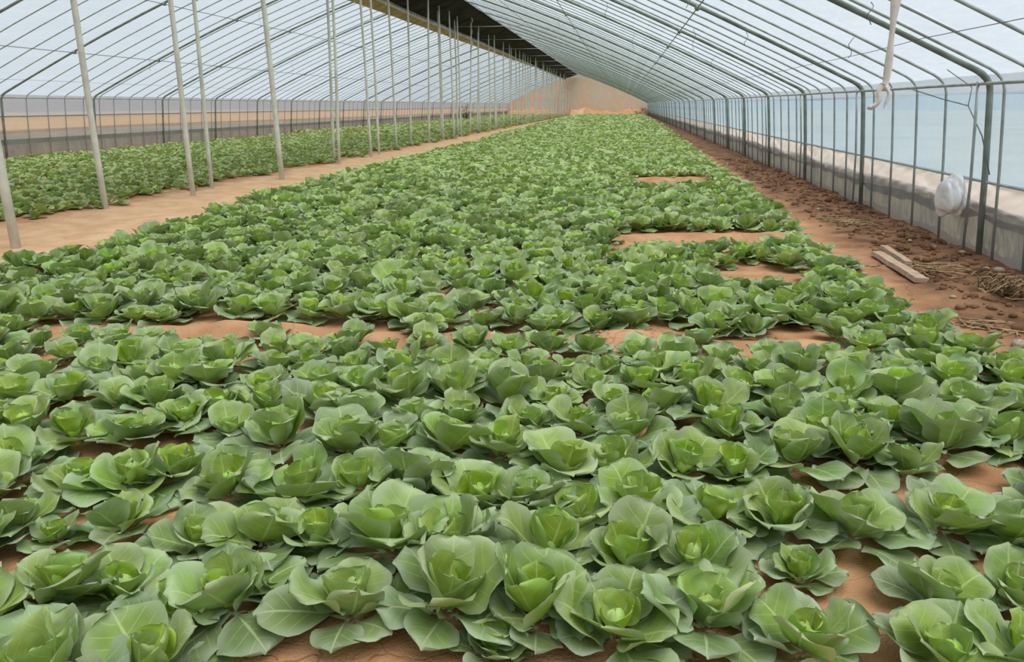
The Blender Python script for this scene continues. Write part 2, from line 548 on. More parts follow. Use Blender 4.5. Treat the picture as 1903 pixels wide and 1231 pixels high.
thick_y = [9.66, 14.43, 18.86]
while thick_y[-1] < 136:
    thick_y.append(thick_y[-1] + 4.6)
thin_y = [7.65, 8.60, 9.30, 10.9, 11.87, 12.86, 13.85, 15.4, 16.3, 17.3, 18.2, 19.8]
y = 20.75
while y < 138.4:
    if min(abs(y - t) for t in thick_y) > 0.28:
        thin_y.append(y)
    y += 0.95
ORD = 'first second third fourth fifth sixth seventh eighth ninth tenth'.split()
PURL = [XR - 2.9, XR - 6.2, XR - 9.4, XL + 2.9, XL + 6.2, XL + 9.4]
for y in thin_y:
    q = sum(t < y for t in thick_y)
    lb = 'thin grey hoop pipe ' + ('before the first thick arch' if q == 0 else f'between the {ORD[q - 1]} and {ORD[q]} thick arches from the hanging pink strip' if q < 9
                                   else 'further back than the ninth thick arch towards the clay gable')
    o = link('hoop_pipe', thin_me, None, (random.uniform(-.01, .01), y, random.uniform(-.01, .01)), lb, 'pipe hoop', 'hoops: ' + lb)
    o.rotation_euler.z = random.uniform(-.002, .002)
for i, y in enumerate(thick_y):
    if i < 8:
        t = link('main_arch', None, None, (0, y, 0), f'thick dark steel arch pipe, {ORD[i]} thick one behind the hanging pink strip', 'arch', 'thick arch pipes')
        link('arch_pipe', thick_me, t)
        for x in PURL:
            link('clamp', clamp_me, t, (x, 0, roof_z(x) - 0.03))
    else:
        link('main_arch', thick_me, None, (0, y, 0), 'thick dark steel arch pipe further back than the eighth thick arch', 'arch', 'thick arch pipes')


V, F = tube([(XRB - 0.06, 0.02, -0.2), (XRB - 0.13, 0.0, 0.9), (XR - 0.06, -0.14, ZE - 0.04)], 0.018, 8)
brace_me = mesh('brace_post', V, F, M['steel'])
for i, y in enumerate(thick_y[:5]):
    link('brace_post', brace_me, None, (0, y + 0.30, 0), 'thin leaning prop post beside a thick arch at the blue film wall', 'post', 'leaning prop posts')


def long_pipe(name, x, z, r, mat, label, cat, seed=0, amp=0.006, y0=Y0 + 0.1, y1=Y1 - 0.2, group=None):
    ys_ = np.arange(y0, y1, 1.9)
    P = [(x + amp * wob(y, seed, 0.9, 3), y, z + amp * wob(y, seed + 5, 0.8, 9)) for y in ys_]
    V, F = tube(P, r, 6)
    return link(name, mesh(name, V, F, mat), label=label, cat=cat, group=group)


long_pipe('eave_rail', XR - 0.05, ZE - 0.07, 0.019, M['steel'], 'long eave rail pipe along the pale blue film wall', 'rail', 1)
long_pipe('eave_rail', XL + 0.05, ZE - 0.07, 0.022, M['steel'], 'long eave rail pipe along the lavender film wall', 'rail', 2)
long_pipe('wall_rail', XR + (XRB - XR) * 0.58 - 0.0, 0.885, 0.014, M['steel'], 'low film fixing rail along the pale blue film wall', 'rail', 3)
long_pipe('wall_rail', XL - 0.08, 1.375, 0.016, M['wire'], 'dark film fixing rail along the lavender film wall', 'rail', 4)
for i, x in enumerate(PURL):
    long_pipe('purlin', x, roof_z(x) - 0.035, 0.010, M['wire'], 'thin purlin wire running the length of the film roof', 'purlin', 6 + i, group='roof purlin wires')
for i, x in enumerate((XR - 0.9, XL + 1.1)):
    long_pipe('tie_wire', x, roof_z(x) - 0.05, 0.004, M['wire'], 'fine tie wire along the roof just above the eave', 'wire', 15 + i, 0.02, group='eave tie wires')
long_pipe('ridge_pipe', XC, ZR - 0.045, 0.025, M['dark_steel'], 'ridge pipe along the top of the roof', 'pipe', 14)


# black shade cloth, tan cloth and grey roll just left of the ridge (under the film)
def slope_strip(name, xa, xb, mat, label, cat, y0=Y0, y1=Y1 - 0.3, off=-0.10, amp=0.012):
    y = np.arange(y0, y1, 0.5)
    w = np.linspace(0, 1, 7)
    gw, gy = np.meshgrid(w, y)
    A = xa(y)[:, None] if callable(xa) else xa
    B = xb(y)[:, None] if callable(xb) else xb
    gx = A + (B - A) * gw
    gz = np.vectorize(roof_z)(gx) + off + amp * wob(gx * 3, gy, 1.6, 4)
    V = np.stack([gx.ravel(), gy.ravel(), gz.ravel()], 1)
    n0 = len(V)
    V2 = V + np.array([0, 0, -0.012])
    Fq = grid_faces(6, len(y) - 1)
    return link(name, mesh(name, np.concatenate([V, V2]), np.concatenate([Fq, Fq[:, ::-1] + n0]), mat), label=label, cat=cat)


low = lambda y: XC - 2.15 + 0.06 * wob(y, 0 * y, 0.5, 3)
slope_strip('shade_cloth', XC + 0.02, low, M['quilt'], 'black shade cloth strip hanging along the roof ridge', 'shade cloth')
slope_strip('cloth_strip', low, lambda y: XC - 2.15 - np.interp(y, [0, 38, 60, 95, 139], [0.85, 0.80, 0.62, 0.25, 0.12]) + 0.05 * wob(y, 0 * y, .7, 8),
            M['tan_cloth'], 'tan cloth strip under the black shade cloth', 'cloth', off=-0.115)
ys_ = np.arange(Y0, Y1 - 0.3, 0.5)
lo_ = low(ys_)
P = [(x, y, roof_z(x) - 0.24 + 0.02 * wob(y, 0.0, 1.2, 2)) for x, y in zip(lo_, ys_)]
V, F = tube(P, 0.075 + 0.015 * np.sin(ys_ * 2.1), 8)
link('film_roll', mesh('film_roll', V, F, M['roll']), label='long grey rolled up film along the lower edge of the black cloth', cat='film roll')

# ------------------------------------------------------------------ centre poles
POLE_PX = [(30, 457), (196, 386), (359, 361), (394, 348), (524, 329), (621, 301), (631, 303), (690, 290), (705, 287)]
spots = [(*onz(x, y)[:2], w) for (x, y), w in zip(POLE_PX, (.055, .050, .048, .040, .062, .045, .045, .045, .045))]
y = 31.0
q = 0
while y < 136:
    spots.append((-9.15 - (0.25 if q % 3 == 1 else 0) + random.uniform(-.12, .12) - 0.004 * (y - 30), y, 0.045))
    y += random.choice((1.1, 2.2, 2.4, 3.0))
    q += 1
cap_V, cap_F = tube([(0, 0, -0.03), (0, 0, 0.03)], 0.075, 8)
cap_me = mesh('clamp', cap_V, cap_F, M['dark_steel'])
spots.sort(key=lambda p: p[1])
for pi, (x, y, r) in enumerate(spots):
    plab = f'pale upright support pole, {ORD[pi]} along the dirt path walking towards the clay gable' if y < 30 else 'pale support pole further along the dirt path than the ninth pole'
    zt = roof_z(x) - 0.10
    lean = (random.uniform(-.03, .03), random.uniform(-.03, .03))
    zz = np.linspace(-0.25, zt, 7)
    P = [(lean[0] * z + 0.008 * math.sin(z * 1.3 + x), lean[1] * z * 0.3, z) for z in zz]
    V, F = tube(P, np.linspace(r * 1.08, r * 0.9, 7), 10)
    me = mesh('pole', V, F, M['pole'])
    if y < 30:
        t = link('support_pole', None, None, (x, y, 0), plab, 'pole', 'support poles along the path')
        link('pole_shaft', me, t)
        link('clamp', cap_me, t, (P[-1][0], P[-1][1], zt - 0.03))
    else:
        link('support_pole', me, None, (x, y, 0), plab, 'pole', 'support poles along the path')


# ------------------------------------------------------------------ cabbage leaves
def leaf_geo(nu, nv, L, W, e0, curl, cup, wave, ph, pet=0.16, droop=0.0):
    """leaf growing from the origin towards +Y; e0 elevation at the base, curl = change of elevation along it"""
    nstep = 40
    vv = np.linspace(0, 1, nstep + 1)
    el = np.radians(e0 + curl * vv - droop * np.clip(vv - 0.6, 0, 1) ** 2 * 6.25)
    yy_ = np.concatenate([[0], np.cumsum(np.cos((el[1:] + el[:-1]) / 2))]) * L / nstep
    zz_ = np.concatenate([[0], np.cumsum(np.sin((el[1:] + el[:-1]) / 2))]) * L / nstep
    if nv > 3:
        q = np.linspace(0, 1, nv + 1)
        v = 0.45 * q + 0.55 * (1 - np.cos(math.pi * q)) / 2
        t = np.clip((v - pet) / (1 - pet), 0, 1)
        t2 = t ** 1.15
        w = W / 2 * np.sqrt(np.maximum(1 - np.abs(2 * t2 - 1) ** 2.3, 0))
        w[-1] = W * 0.05
    else:
        v = np.array([0, 0.35, 0.78, 1.0]) if nv == 3 else np.array([0, 0.6, 1.0])
        w = W / 2 * np.array({3: [0.10, 0.85, 1.0, 0.45], 2: [0.15, 1.0, 0.55]}[nv])
    w = np.maximum(w, W * 0.035 * (1 - 0.5 * v))
    u = np.linspace(-1, 1, nu + 1)
    V = np.zeros((nv + 1, nu + 1, 3))
    UV = np.zeros((nv + 1, nu + 1, 2))
    e = np.interp(v, vv, el)
    y = np.interp(v, vv, yy_)
    z = np.interp(v, vv, zz_)
    for j in range(nv + 1):
        x = w[j] * u
        rim = np.clip((1 - v[j]) * 8, 0, 1) * np.clip(v[j] * 4, 0, 1)
        lift = cup * (x / (W / 2)) ** 2 * W / 2
        lift = lift + wave * W * np.abs(u) ** 2.2 * np.sin(v[j] * 11 + ph + 2.2 * np.sign(u)) * np.clip(v[j] * 3, 0, 1)
        lift = lift + wave * 0.5 * W * np.sin(u * 4.5 + ph) * np.clip((v[j] - 0.6) * 2.5, 0, 1)
        pull = 0.05 * L * (u ** 2) * np.clip((v[j] - 0.6) / 0.4, 0, 1)      # rounds the tip
        V[j, :, 0] = x * (1 - 0.10 * abs(cup) * u ** 2)
        V[j, :, 1] = y[j] - math.sin(e[j]) * lift - math.cos(e[j]) * pull
        V[j, :, 2] = z[j] + math.cos(e[j]) * lift - math.sin(e[j]) * pull
        UV[j, :, 0] = (u + 1) / 2
        UV[j, :, 1] = v[j]
    return V.reshape(-1, 3), grid_faces(nu, nv), UV.reshape(-1, 2)


def leaf_specs(kind, i):
    r = random.Random(kind * 100 + i)
    U = r.uniform
    if kind == 0:     # spread outer leaf
        return dict(L=U(.215, .250), W=U(.175, .210), e0=U(8, 30), curl=U(-30, 8), cup=U(-.05, .30), wave=U(.035, .07), ph=U(0, 6), pet=.24, droop=U(0, 25))
    if kind == 1:     # cupped middle leaf
        return dict(L=U(.180, .215), W=U(.200, .235), e0=U(22, 38), curl=U(4, 38), cup=U(.08, .44), wave=U(.03, .065), ph=U(0, 6), pet=.08, droop=U(0, 95))
    return dict(L=U(.115, .145), W=U(.130, .155), e0=U(46, 58), curl=U(30, 56), cup=U(.40, .62), wave=U(.035, .06), ph=U(0, 6), pet=.03, droop=U(0, 50))


NVAR = (9, 10, 6)
MATS = [M['leaf_outer'], M['leaf_mid'], M['leaf_inner'], M['heart']]
leaf_me = []
for kd in range(3):
    row = []
    for i in range(NVAR[kd]):
        V, F, UVc = leaf_geo(10, 12, **leaf_specs(kd, i))
        row.append(mesh('leaf', V, F, MATS[kd], True, UVc))
    leaf_me.append(row)


def heart_geo(nu, nv, seed):
    """young head: wrapped leaf folds around a small ball"""
    V, UVc = [], []
    rr = random.Random(seed)
    a0 = rr.uniform(0, 6)
    for j in range(nv + 1):
        th = math.pi * (0.04 + 0.90 * j / nv)
        for i in range(nu + 1):
            ph = 2 * math.pi * i / nu
            s = ((2 * ph / (2 * math.pi) + 1.1 * j / nv + a0) % 1.0)
            r = 0.040 * (0.90 + 0.22 * s) * (1 + 0.06 * math.sin(3 * ph + a0))
            V.append((r * math.sin(th) * math.cos(ph), r * math.sin(th) * math.sin(ph), 1.12 * r * math.cos(th) + 0.006 * math.sin(5 * ph) * math.sin(th)))
            UVc.append((0.15 + 0.7 * s, 0.25 + 0.7 * (1 - j / nv)))
    return np.array(V), grid_faces(nu, nv), np.array(UVc)


heart_me = []
for i in range(4):
    V, F, UVc = heart_geo(20, 10, i)
    heart_me.append(mesh('head', V, F, M['heart'], True, UVc))


def plant_layout(r, n0, n1, n2, up=0.0):
    """(kind, variant, azimuth, pitch, scale, radius, height) for each leaf of one cabbage"""
    out = []
    a = r.uniform(0, 6.28)
    for i in range(n0):
        out.append((0, r.randrange(NVAR[0]), a + i * 6.283 / n0 + r.uniform(-.28, .28), r.uniform(-8, 12) + up, r.uniform(.80, 1.16), .012, .022 + .006 * (i % 3)))
    a += 0.6
    for i in range(n1):
        out.append((1, r.randrange(NVAR[1]), a + i * 6.283 / n1 + r.uniform(-.34, .34), r.uniform(-20, 14) + up, r.uniform(.72, 1.16), .014, .045 + .012 * (i % 2)))
    a += 0.9
    for i in range(n2):
        out.append((2, r.randrange(NVAR[2]), a + i * 6.283 / n2 + r.uniform(-.2, .2), r.uniform(-12, 10), r.uniform(.82, 1.12), .016, .065))
    return out


# ---- where the cabbages stand: the front ones by the place of their hearts in the photo
HEARTS = [(110, 1075, 1), (222, 1068, .95), (322, 1112, .9), (430, 1090, 1), (520, 1085, .6), (645, 1098, 1.12), (825, 1095, 1.12), (1000, 1108, 1.05), (1150, 1130, 1.05),
          (1312, 1110, 1.15), (1500, 1165, .84), (1490, 1048, .62), (1745, 1085, .82), (1770, 1195, .94), (1893, 1085, .76),
          (32, 962, .8), (103, 992, .6), (228, 965, .75), (365, 985, .95), (475, 972, 1.15), (585, 980, .9), (718, 985, 1.1), (840, 1003, 1.0), (1010, 1000, 1.2),
          (1172, 1020, 1), (1300, 1018, 1.05), (1455, 942, 1), (1590, 952, 1.05), (1757, 942, 1.05), (1890, 968, 1.0),
          (135, 882, .9), (240, 865, 1.15), (335, 865, .9), (430, 888, 1), (555, 885, 1.1), (670, 885, .9), (768, 892, 1), (885, 905, 1.1), (990, 918, .85),
          (1078, 932, 1), (1185, 905, 1.15), (1325, 928, 1.1), (20, 850, 1.0),
          (42, 772, 1), (130, 785, 1), (235, 790, .95), (345, 760, .95), (430, 790, .8), (520, 795, 1.1), (640, 805, 1.05), (720, 818, .9), (830, 810, 1.05), (932, 820, 1),
          (1045, 845, 1.1), (1270, 840, 1.05), (1175, 785, 1), (985, 775, .8), (1080, 775, .9), (1350, 785, .95), (1480, 820, 1.2), (1368, 850, 1), (1590, 830, 1.0),
          (1690, 852, .8), (1760, 800, 1.1), (1885, 790, 1.1), (1660, 770, 1.0), (1550, 760, .95),
          (90, 1215, 1.15), (262, 1222, 1.0), (-60, 1130, 1), (-50, 1010, .9), (1915, 1190, .9), (910, 1190, .62), (-40, 900, 1), (1960, 880, 1)]
plants = []
for px_, py_, s in HEARTS:
    s *= 1.08
    p = onz(px_, py_, 0.125 * s)
    plants.append((p[0], p[1], s, True))


def bare(x, y):
    """places where the bed lies open"""
    for x0, x1, y0, y1 in BUNDS:
        yy_ = y0 + (y1 - y0) * min(1, max(0, (x - x0) / (x1 - x0)))
        front = 0.24 if yy_ < 7 else 1.15 if yy_ < 13 else 2.3
        if x0 - 0.05 < x < x1 + 0.05 and -front < y - yy_ < 0.22 and math.sin(x * 5.3 + yy_ * 3) + math.sin(x * 12.1 + 1) < 1.5:
            return True
    for cx, cy, rx, ry in ((0.82, 2.55, .30, .42), (1.55, 3.50, .34, .14), (-2.34, 2.72, .16, .14), (-2.83, 3.30, .2, .10), (-0.9, 1.9, .5, .10),
                           (1.45, 8.0, .55, .60)):
        if ((x - cx) / rx) ** 2 + ((y - cy) / ry) ** 2 < 1:
            return True
    return False


def field_edges(y):
    right = np.interp(y, [2, 5, 8, 13.5, 40, 119], [2.75, 2.66, 2.46, 2.55, 2.9, 3.3])
    left = np.interp(y, [2, 7, 8.6, 14.5, 21, 31, 60, 139], [-6.6, -6.5, -6.1, -6.7, -6.85, -6.8, -7.2, -7.6])
    return left, right


bund_y = lambda x: float(np.interp(x, [-4.6, -3.1, 0.46, 1.49], [5.4, 5.5, 5.81, 5.88]))
listed = np.array([(p[0], p[1]) for p in plants])
y = 1.75
row = 0
while y < 132:
    dy = 0.34 if y < 30 else 0.40 if y < 60 else 0.52
    dx = 0.305 if y < 30 else 0.36 if y < 60 else 0.44
    le, ri = field_edges(y)
    x = le + (row % 2) * dx / 2
    while x < ri:
        xx = x + random.uniform(-.06, .06)
        y2 = y + random.uniform(-.06, .06)
        x += dx
        if y2 < 7 and np.min(np.hypot(listed[:, 0] - xx, (listed[:, 1] - y2) * 0.9)) < 0.205:
            continue
        if bare(xx, y2):
            continue
        gxp, gyp = proj((xx, y2, 0.1))
        if not (-260 < gxp < IW + 260 and gyp < IH + 260):
            continue
        # the front of the bed is covered by the listed plants
        if gyp > 880 and -20 < gxp < 1920:
            continue
        sc = random.uniform(.86, 1.20)
        if -4.8 < xx < 1.7 and -1.0 < y2 - bund_y(xx) < 0:
            sc *= 0.80      # stunted plants in front of the ridge
        plants.append((xx, y2, sc, False))
    y += dy
    row += 1


def seen(p):
    a, b = proj((p[0], p[1], 0.1))
    return -60 < a < IW + 60 and b < IH + 70


plants.sort(key=lambda p: (not p[3], not seen(p), p[1] ** 2 + p[0] ** 2 * 0.6))
single = plants[:300]
rest = plants[300:]
for i, (x, y, s, ls) in enumerate(single):
    r = random.Random(i * 7 + 1)
    d = math.hypot(x, y)
    near = d < 4.2
    z = float(ground(x, y))
    near_bund = abs(y - bund_y(x)) < 0.62
    where = 'towards the dirt path' if x < -2.2 else 'towards the blue wall' if x > 1.0 else 'in mid bed'
    size = 'large' if s > 1.08 else 'small' if s < 0.82 else 'middling'
    if 0.3 < x < 1.6 and y < 3.05:
        lab = f'{size} open leafed cabbage beside the cracked bare soil patch'
    elif -2.9 < x < -2.0 and 2.4 < y < 3.6:
        lab = f'{size} cabbage beside the small bare hollow in the front bed'
    else:
        rw = int(abs(y - bund_y(x)) / 0.36)
        lab = f'{size} cabbage in the {ORD[min(rw, 9)]} row ' + ('before' if y < bund_y(x) else 'behind') + ' the bare earth ridge ' + where
    grp = 'cabbages: ' + lab
    root = link('cabbage', None, None, (x, y, z - 0.004), lab, 'cabbage', grp)
    root.rotation_euler = (math.radians(r.uniform(-9, 9)), math.radians(r.uniform(-9, 9)), 0)
    root.scale = (s, s, s * r.uniform(.92, 1.18))
    lay = plant_layout(r, 6 if near else 5, 5, 4 if near else 3, r.uniform(-6, 5))
    for kd, vi, az, pitch, ls_, rad, zz in lay:
        o = link('leaf', leaf_me[kd][vi], root, (-math.sin(az) * rad, math.cos(az) * rad, zz))
        o.rotation_euler = Euler((math.radians(pitch), math.radians(r.uniform(-17, 17)), az), 'XYZ')
        o.scale = (ls_, ls_, ls_)
    h = link('head', heart_me[i % 4], root, (0, 0, .098))
    h.rotation_euler = (r.uniform(-.3, .3), r.uniform(-.3, .3), r.uniform(0, 6))
    hs = r.uniform(.62, .98)
    h.scale = (hs, hs, hs * r.uniform(.95, 1.2))


# ---- the many further plants, one mesh
def plant_geo(seed, nu, nv, n0, n1, n2, heart=True, spread=1.0):
    r = random.Random(seed)
    Vs, Fs, Us, Ms = [], [], [], []
    b = 0
    for kd, vi, az, pitch, ls_, rad, zz in plant_layout(r, n0, n1, n2):
        sp = leaf_specs(kd, vi)
        V, F, UVc = leaf_geo(nu, nv, **sp)
        R = np.array(Euler((math.radians(pitch), math.radians(r.uniform(-17, 17)), az), 'XYZ').to_matrix())
        V = (V * ls_) @ R.T + np.array([-math.sin(az) * rad, math.cos(az) * rad, zz])
        Vs.append(V)
        Fs.append(F + b)
        Us.append(UVc)
        Ms.append(np.full(len(F), kd))
        b += len(V)
    if heart:
        V, F, UVc = heart_geo(6, 4, seed)
        Vs.append(V + np.array([0, 0, .115]))
        Fs.append(F + b)
        Us.append(UVc)
        Ms.append(np.full(len(F), 3))
    return np.concatenate(Vs), np.concatenate(Fs), np.concatenate(Us), np.concatenate(Ms)


LOD = [[plant_geo(500 + i, 4, 5, 5, 5, 3) for i in range(10)],
       [plant_geo(600 + i, 3, 3, 4, 4, 2, False) for i in range(10)],
       [plant_geo(700 + i, 2, 2, 3, 4, 1, False) for i in range(10)]]


def crop_mesh(name, spots_, mats, lods, remap=None):
    Vs, Fs, Us, Ms, Ts = [], [], [], [], []
    b = 0
    xs_ = np.array([p[0] for p in spots_])
    ys2 = np.array([p[1] for p in spots_])
    zs_ = ground(xs_, ys2)
    for (x, y, s), z in zip(spots_, zs_):
        lv = lods(y)
        V, F, UVc, mi = LOD[lv][random.randrange(10)]
        a = random.uniform(0, 6.283)
        c_, s_ = math.cos(a), math.sin(a)
        R = np.array([[c_, -s_, 0], [s_, c_, 0], [0, 0, 1]])
        R[:, 2] += np.array([random.uniform(-.12, .12), random.uniform(-.12, .12), 0])
        Vs.append((V * s) @ R.T + np.array([x, y, z - 0.004]))
        Fs.append(F + b)
        Us.append(UVc)
        if remap is None:
            mi = np.where(rng.random(len(mi)) < min(0.85, max(0.0, (y - 6) / 22)), 4, mi)  # brightness with distance painted in: more faces take the lightened leaf colour
        Ms.append(mi if remap is None else np.asarray(remap)[mi])
        Ts.append(np.full(len(V), random.random()))
        b += len(V)
    return mesh(name, np.concatenate(Vs), np.concatenate(Fs), mats, True, np.concatenate(Us), np.concatenate(Ms), np.concatenate(Ts))


lod_main = lambda y: 0 if y < 17 else 1 if y < 42 else 2
link('cabbage_crop', crop_mesh('cabbage_crop', [(x, y, s * (1.0 if y < 42 else 1.15 if y < 60 else 1.35)) for x, y, s, _ in rest], MATS + [M['leaf_far_bright']], lod_main),
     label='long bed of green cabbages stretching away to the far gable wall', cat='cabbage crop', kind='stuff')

far = []
y = 8.5
while y < 135:
    d = 0.285 if y < 45 else 0.5
    x = -19.7
    while x < -9.35 + 0.25 * math.sin(y * 1.7) + 0.15 * math.sin(y * 4.1):
        xx, y2 = x + random.uniform(-.1, .1), y + random.uniform(-.1, .1)
        x += d
        if proj((xx, y2, 0.1))[0] < -120 or random.random() < 0.10 or (abs(y2 - 92) < 2.2 and xx < -16.4):
            continue
        far.append((xx, y2, random.uniform(.60, .95) * (1.0 if y < 45 else 1.5)))
    y += d
link('leafy_crop', crop_mesh('leafy_crop', far, [M['olive'], M['leaf_mid']], lambda y: 1 if y < 40 else 2, [0, 0, 1, 1]),
     label='dense bed of small leafy green crop beyond the dirt path', cat='leafy crop', kind='stuff')

# ------------------------------------------------------------------ things by the blue wall
# crumpled white film bundle wedged behind the posts
def crumple(n, r, seed, sc, fold=0.16):
    V, F = [], []
    rr = random.Random(seed)
    dirs = [(Vector((rr.gauss(0, 1), rr.gauss(0, 1), rr.gauss(0, 1))).normalized(), rr.uniform(2, 11), rr.uniform(0, 6)) for _ in range(9)]
    for j in range(n + 1):
        th = math.pi * j / n
        for i in range(2 * n + 1):
            ph = math.pi * (i % (2 * n)) / n
            d = Vector((math.sin(th) * math.cos(ph), math.sin(th) * math.sin(ph), math.cos(th)))
            q = sum(abs(math.sin(d.dot(a) * f + p)) for a, f, p in dirs) / 9
            rad = r * (1 - fold + 2 * fold * q)
            V.append((d.x * rad * sc[0], d.y * rad * sc[1], d.z * rad * sc[2]))
    return np.array(V), grid_faces(2 * n, n)


V, F = crumple(34, 0.27, 8, (0.42, 1.15, 0.82), 0.42)
V[:, 2] -= 0.25 * np.abs(V[:, 1] + 0.08)
V[:, 1] *= 1.0 - 0.5 * V[:, 2]
link('film_bundle', mesh('film_bundle', V, F, M['white_film']), None, (4.13, 10.30, 0.68),
     'crumpled white plastic film bundle stuffed against the blue film wall', 'plastic bundle')

# pale strip knotted to the roof with two tails
hx, hy = 2.30, 7.50
t = link('hanging_strip', None, None, (hx, hy, 0), 'pale pink twisted plastic strip hanging from the roof, its ends curling', 'plastic strip')


def ribbon(P, w, tw, th=0.006):
    P = np.asarray(P, float)
    tt = np.gradient(P, axis=0)
    tt /= np.linalg.norm(tt, axis=1)[:, None]
    Vv, Ff = [], []
    for i, (p, d) in enumerate(zip(P, tt)):
        a = tw * i / (len(P) - 1)
        s = np.cross(d, [math.sin(a), math.cos(a), 0.15])
        s /= np.linalg.norm(s)
        nn = np.cross(d, s)
        ww = w[i] if hasattr(w, '__len__') else w
        Vv += [p - s * ww + nn * th, p + nn * th * 3, p + s * ww + nn * th, p + s * ww - nn * th, p - nn * th * 3 * -0.3, p - s * ww - nn * th]
    m = len(P)
    for i in range(m - 1):
        for k_ in range(6):
            Ff.append((i * 6 + k_, i * 6 + (k_ + 1) % 6, i * 6 + 6 + (k_ + 1) % 6, i * 6 + 6 + k_))
    Ff += [tuple(range(6)), tuple(range((m - 1) * 6, m * 6))[::-1]]
    return Vv, Ff


zr = roof_z(hx)
P = [(0.02 * math.sin(z * 4) + 0.035 * (z - 1.9), 0.02 * math.cos(z * 3), z) for z in np.linspace(zr - 0.02, 1.90, 16)]
V, F = ribbon(P, 0.034 + 0.012 * np.sin(np.linspace(0, 9, 16)), 1.4)
link('strip_body', mesh('strip_body', V, F, M['strip']), t)
P = [(-0.005 - 0.01 * i, 0, 1.93 - 0.02 * i) for i in range(4)] + [(-0.03, 0.0, 1.83), (-0.02, 0, 1.79), (-0.045, 0, 1.75), (-0.08, 0.01, 1.725), (-0.10, 0.02, 1.735)]
V, F = ribbon(P, 0.022, 1.0)
link('strip_tail', mesh('strip_tail', V, F, M['strip']), t)
P = [(0.0, 0.01, 1.93), (0.015, 0.01, 1.90), (0.045, 0, 1.875), (0.06, 0, 1.84), (0.05, 0, 1.80), (0.04, 0, 1.76), (0.045, 0.01, 1.72)]
V, F = ribbon(P, 0.016, 1.6)
link('strip_tail', mesh('strip_tail', V, F, M['strip']), t)


# wires and strings
def wire(name, P, label, r=0.004, group=None, mat='wire', cat='wire'):
    V, F = tube(P, r, 5)
    return link(name, mesh(name, V, F, M[mat]), label=label, cat=cat, group=group)


xw = lambda z: XRB + (XR - XRB) * z / ZE - 0.03
wire('brace_wire', [(xw(2.0) - .1, 11.9, 1.98), (xw(1.8), 10.9, 1.82), (xw(1.7), 10.15, 1.74), (xw(1.3), 9.75, 1.40), (xw(0.9), 9.5, 0.98)],
     'slack brace wire crossing the posts beside the blue film wall', 0.007)
wire('brace_wire', [(xw(2.05) - .3, 10.05, 2.15), (xw(1.8), 10.1, 1.95), (xw(1.7), 10.15, 1.74)], 'short wire dropping from the eave to the slack brace wire', 0.005)
for i, (x, y, dz) in enumerate([(2.5, 8.9, .22), (1.2, 9.2, .3), (2.9, 11.0, .25), (0.9, 12.5, .35), (2.0, 14.0, .3), (1.4, 17.2, .4), (-0.5, 19.5, .4), (-15.5, 33.0, .5),
                                (-13.5, 28.5, .5), (-16.5, 38, .5), (-12.5, 42, .6), (-17.5, 27.5, .4), (-14.2, 48, .7), (0.2, 24, .5), (2.2, 21, .35), (-2.5, 30, .5)]):
    zt = roof_z(x) - 0.03
    P = [(x + 0.03 * math.sin(j * 1.3 + i), y + 0.02 * math.cos(j + i), zt - dz * j / 6) for j in range(7)]
    wire('tie_string', P, 'loose bit of tie string dangling from a roof pipe', 0.005, 'dangling tie strings', 'wire', 'string')
# cross ties between the slopes at the ridge
for i, y in enumerate(thick_y):
    if y > 38 and i % 2 == 0:
        z = ZR - 0.75
        a = 2.4
        wire('ridge_tie', [(XC - a, y + .06, z), (XC, y + .06, z - 0.02), (XC + a * 0.9, y + .06, z)], 'thin horizontal tie rod spanning under the roof ridge', 0.016, 'ridge tie rods', 'steel', 'tie rod')
# torn strip in front of the black cloth
V, F = ribbon([(0.06 * math.sin(j * 1.1), 0, -0.11 * j) for j in range(18)], 0.035, 3.0)
link('torn_strip', mesh('torn_strip', V, F, M['roll']), None, (XC - 0.75, 46.0, roof_z(XC - 0.75) - 0.08),
     'torn grey film strip dangling below the black shade cloth', 'plastic strip')


# planks, stones and dry stalks on the earth strip
def plank(a, b, w, th, label):
    p, q = onz(*a), onz(*b)
    d = q[:2] - p[:2]
    L = np.linalg.norm(d)
    V = []
    for j, tt in enumerate(np.linspace(0, 1, 6)):
        e = 0.008 * math.sin(j * 2.3)
        V += [(L * tt, -w + e, 0), (L * tt, w * 0.9 + e, 0), (L * tt, w + e, th), (L * tt, -w * 0.85 + e, th + 0.004)]
    F = [(i * 4 + k_, i * 4 + (k_ + 1) % 4, i * 4 + 4 + (k_ + 1) % 4, i * 4 + 4 + k_) for i in range(5) for k_ in range(4)] + [(0, 1, 2, 3), (23, 22, 21, 20)]
    z0, z1 = float(ground(p[0], p[1])), float(ground(q[0], q[1]))
    o = link('plank', mesh('plank', V, F, M['wood'], False), None, (p[0], p[1], max(z0, z1) + 0.004), label, 'plank')
    o.rotation_euler = (0, math.atan2(-(z1 - z0) * 0.5, L), math.atan2(d[1], d[0]))
    return o


plank((1628, 478), (1712, 530), 0.065, 0.045, 'longer weathered wooden plank lying on the earth strip by the wall')
plank((1640, 468), (1688, 497), 0.045, 0.04, 'shorter weathered wooden plank lying behind the longer plank')


def stone_me(seed, n=7):
    V, F = crumple(n, 0.5, seed, (1, 0.8, 0.55), 0.25)
    return mesh('stone', V, F, M['stone'])


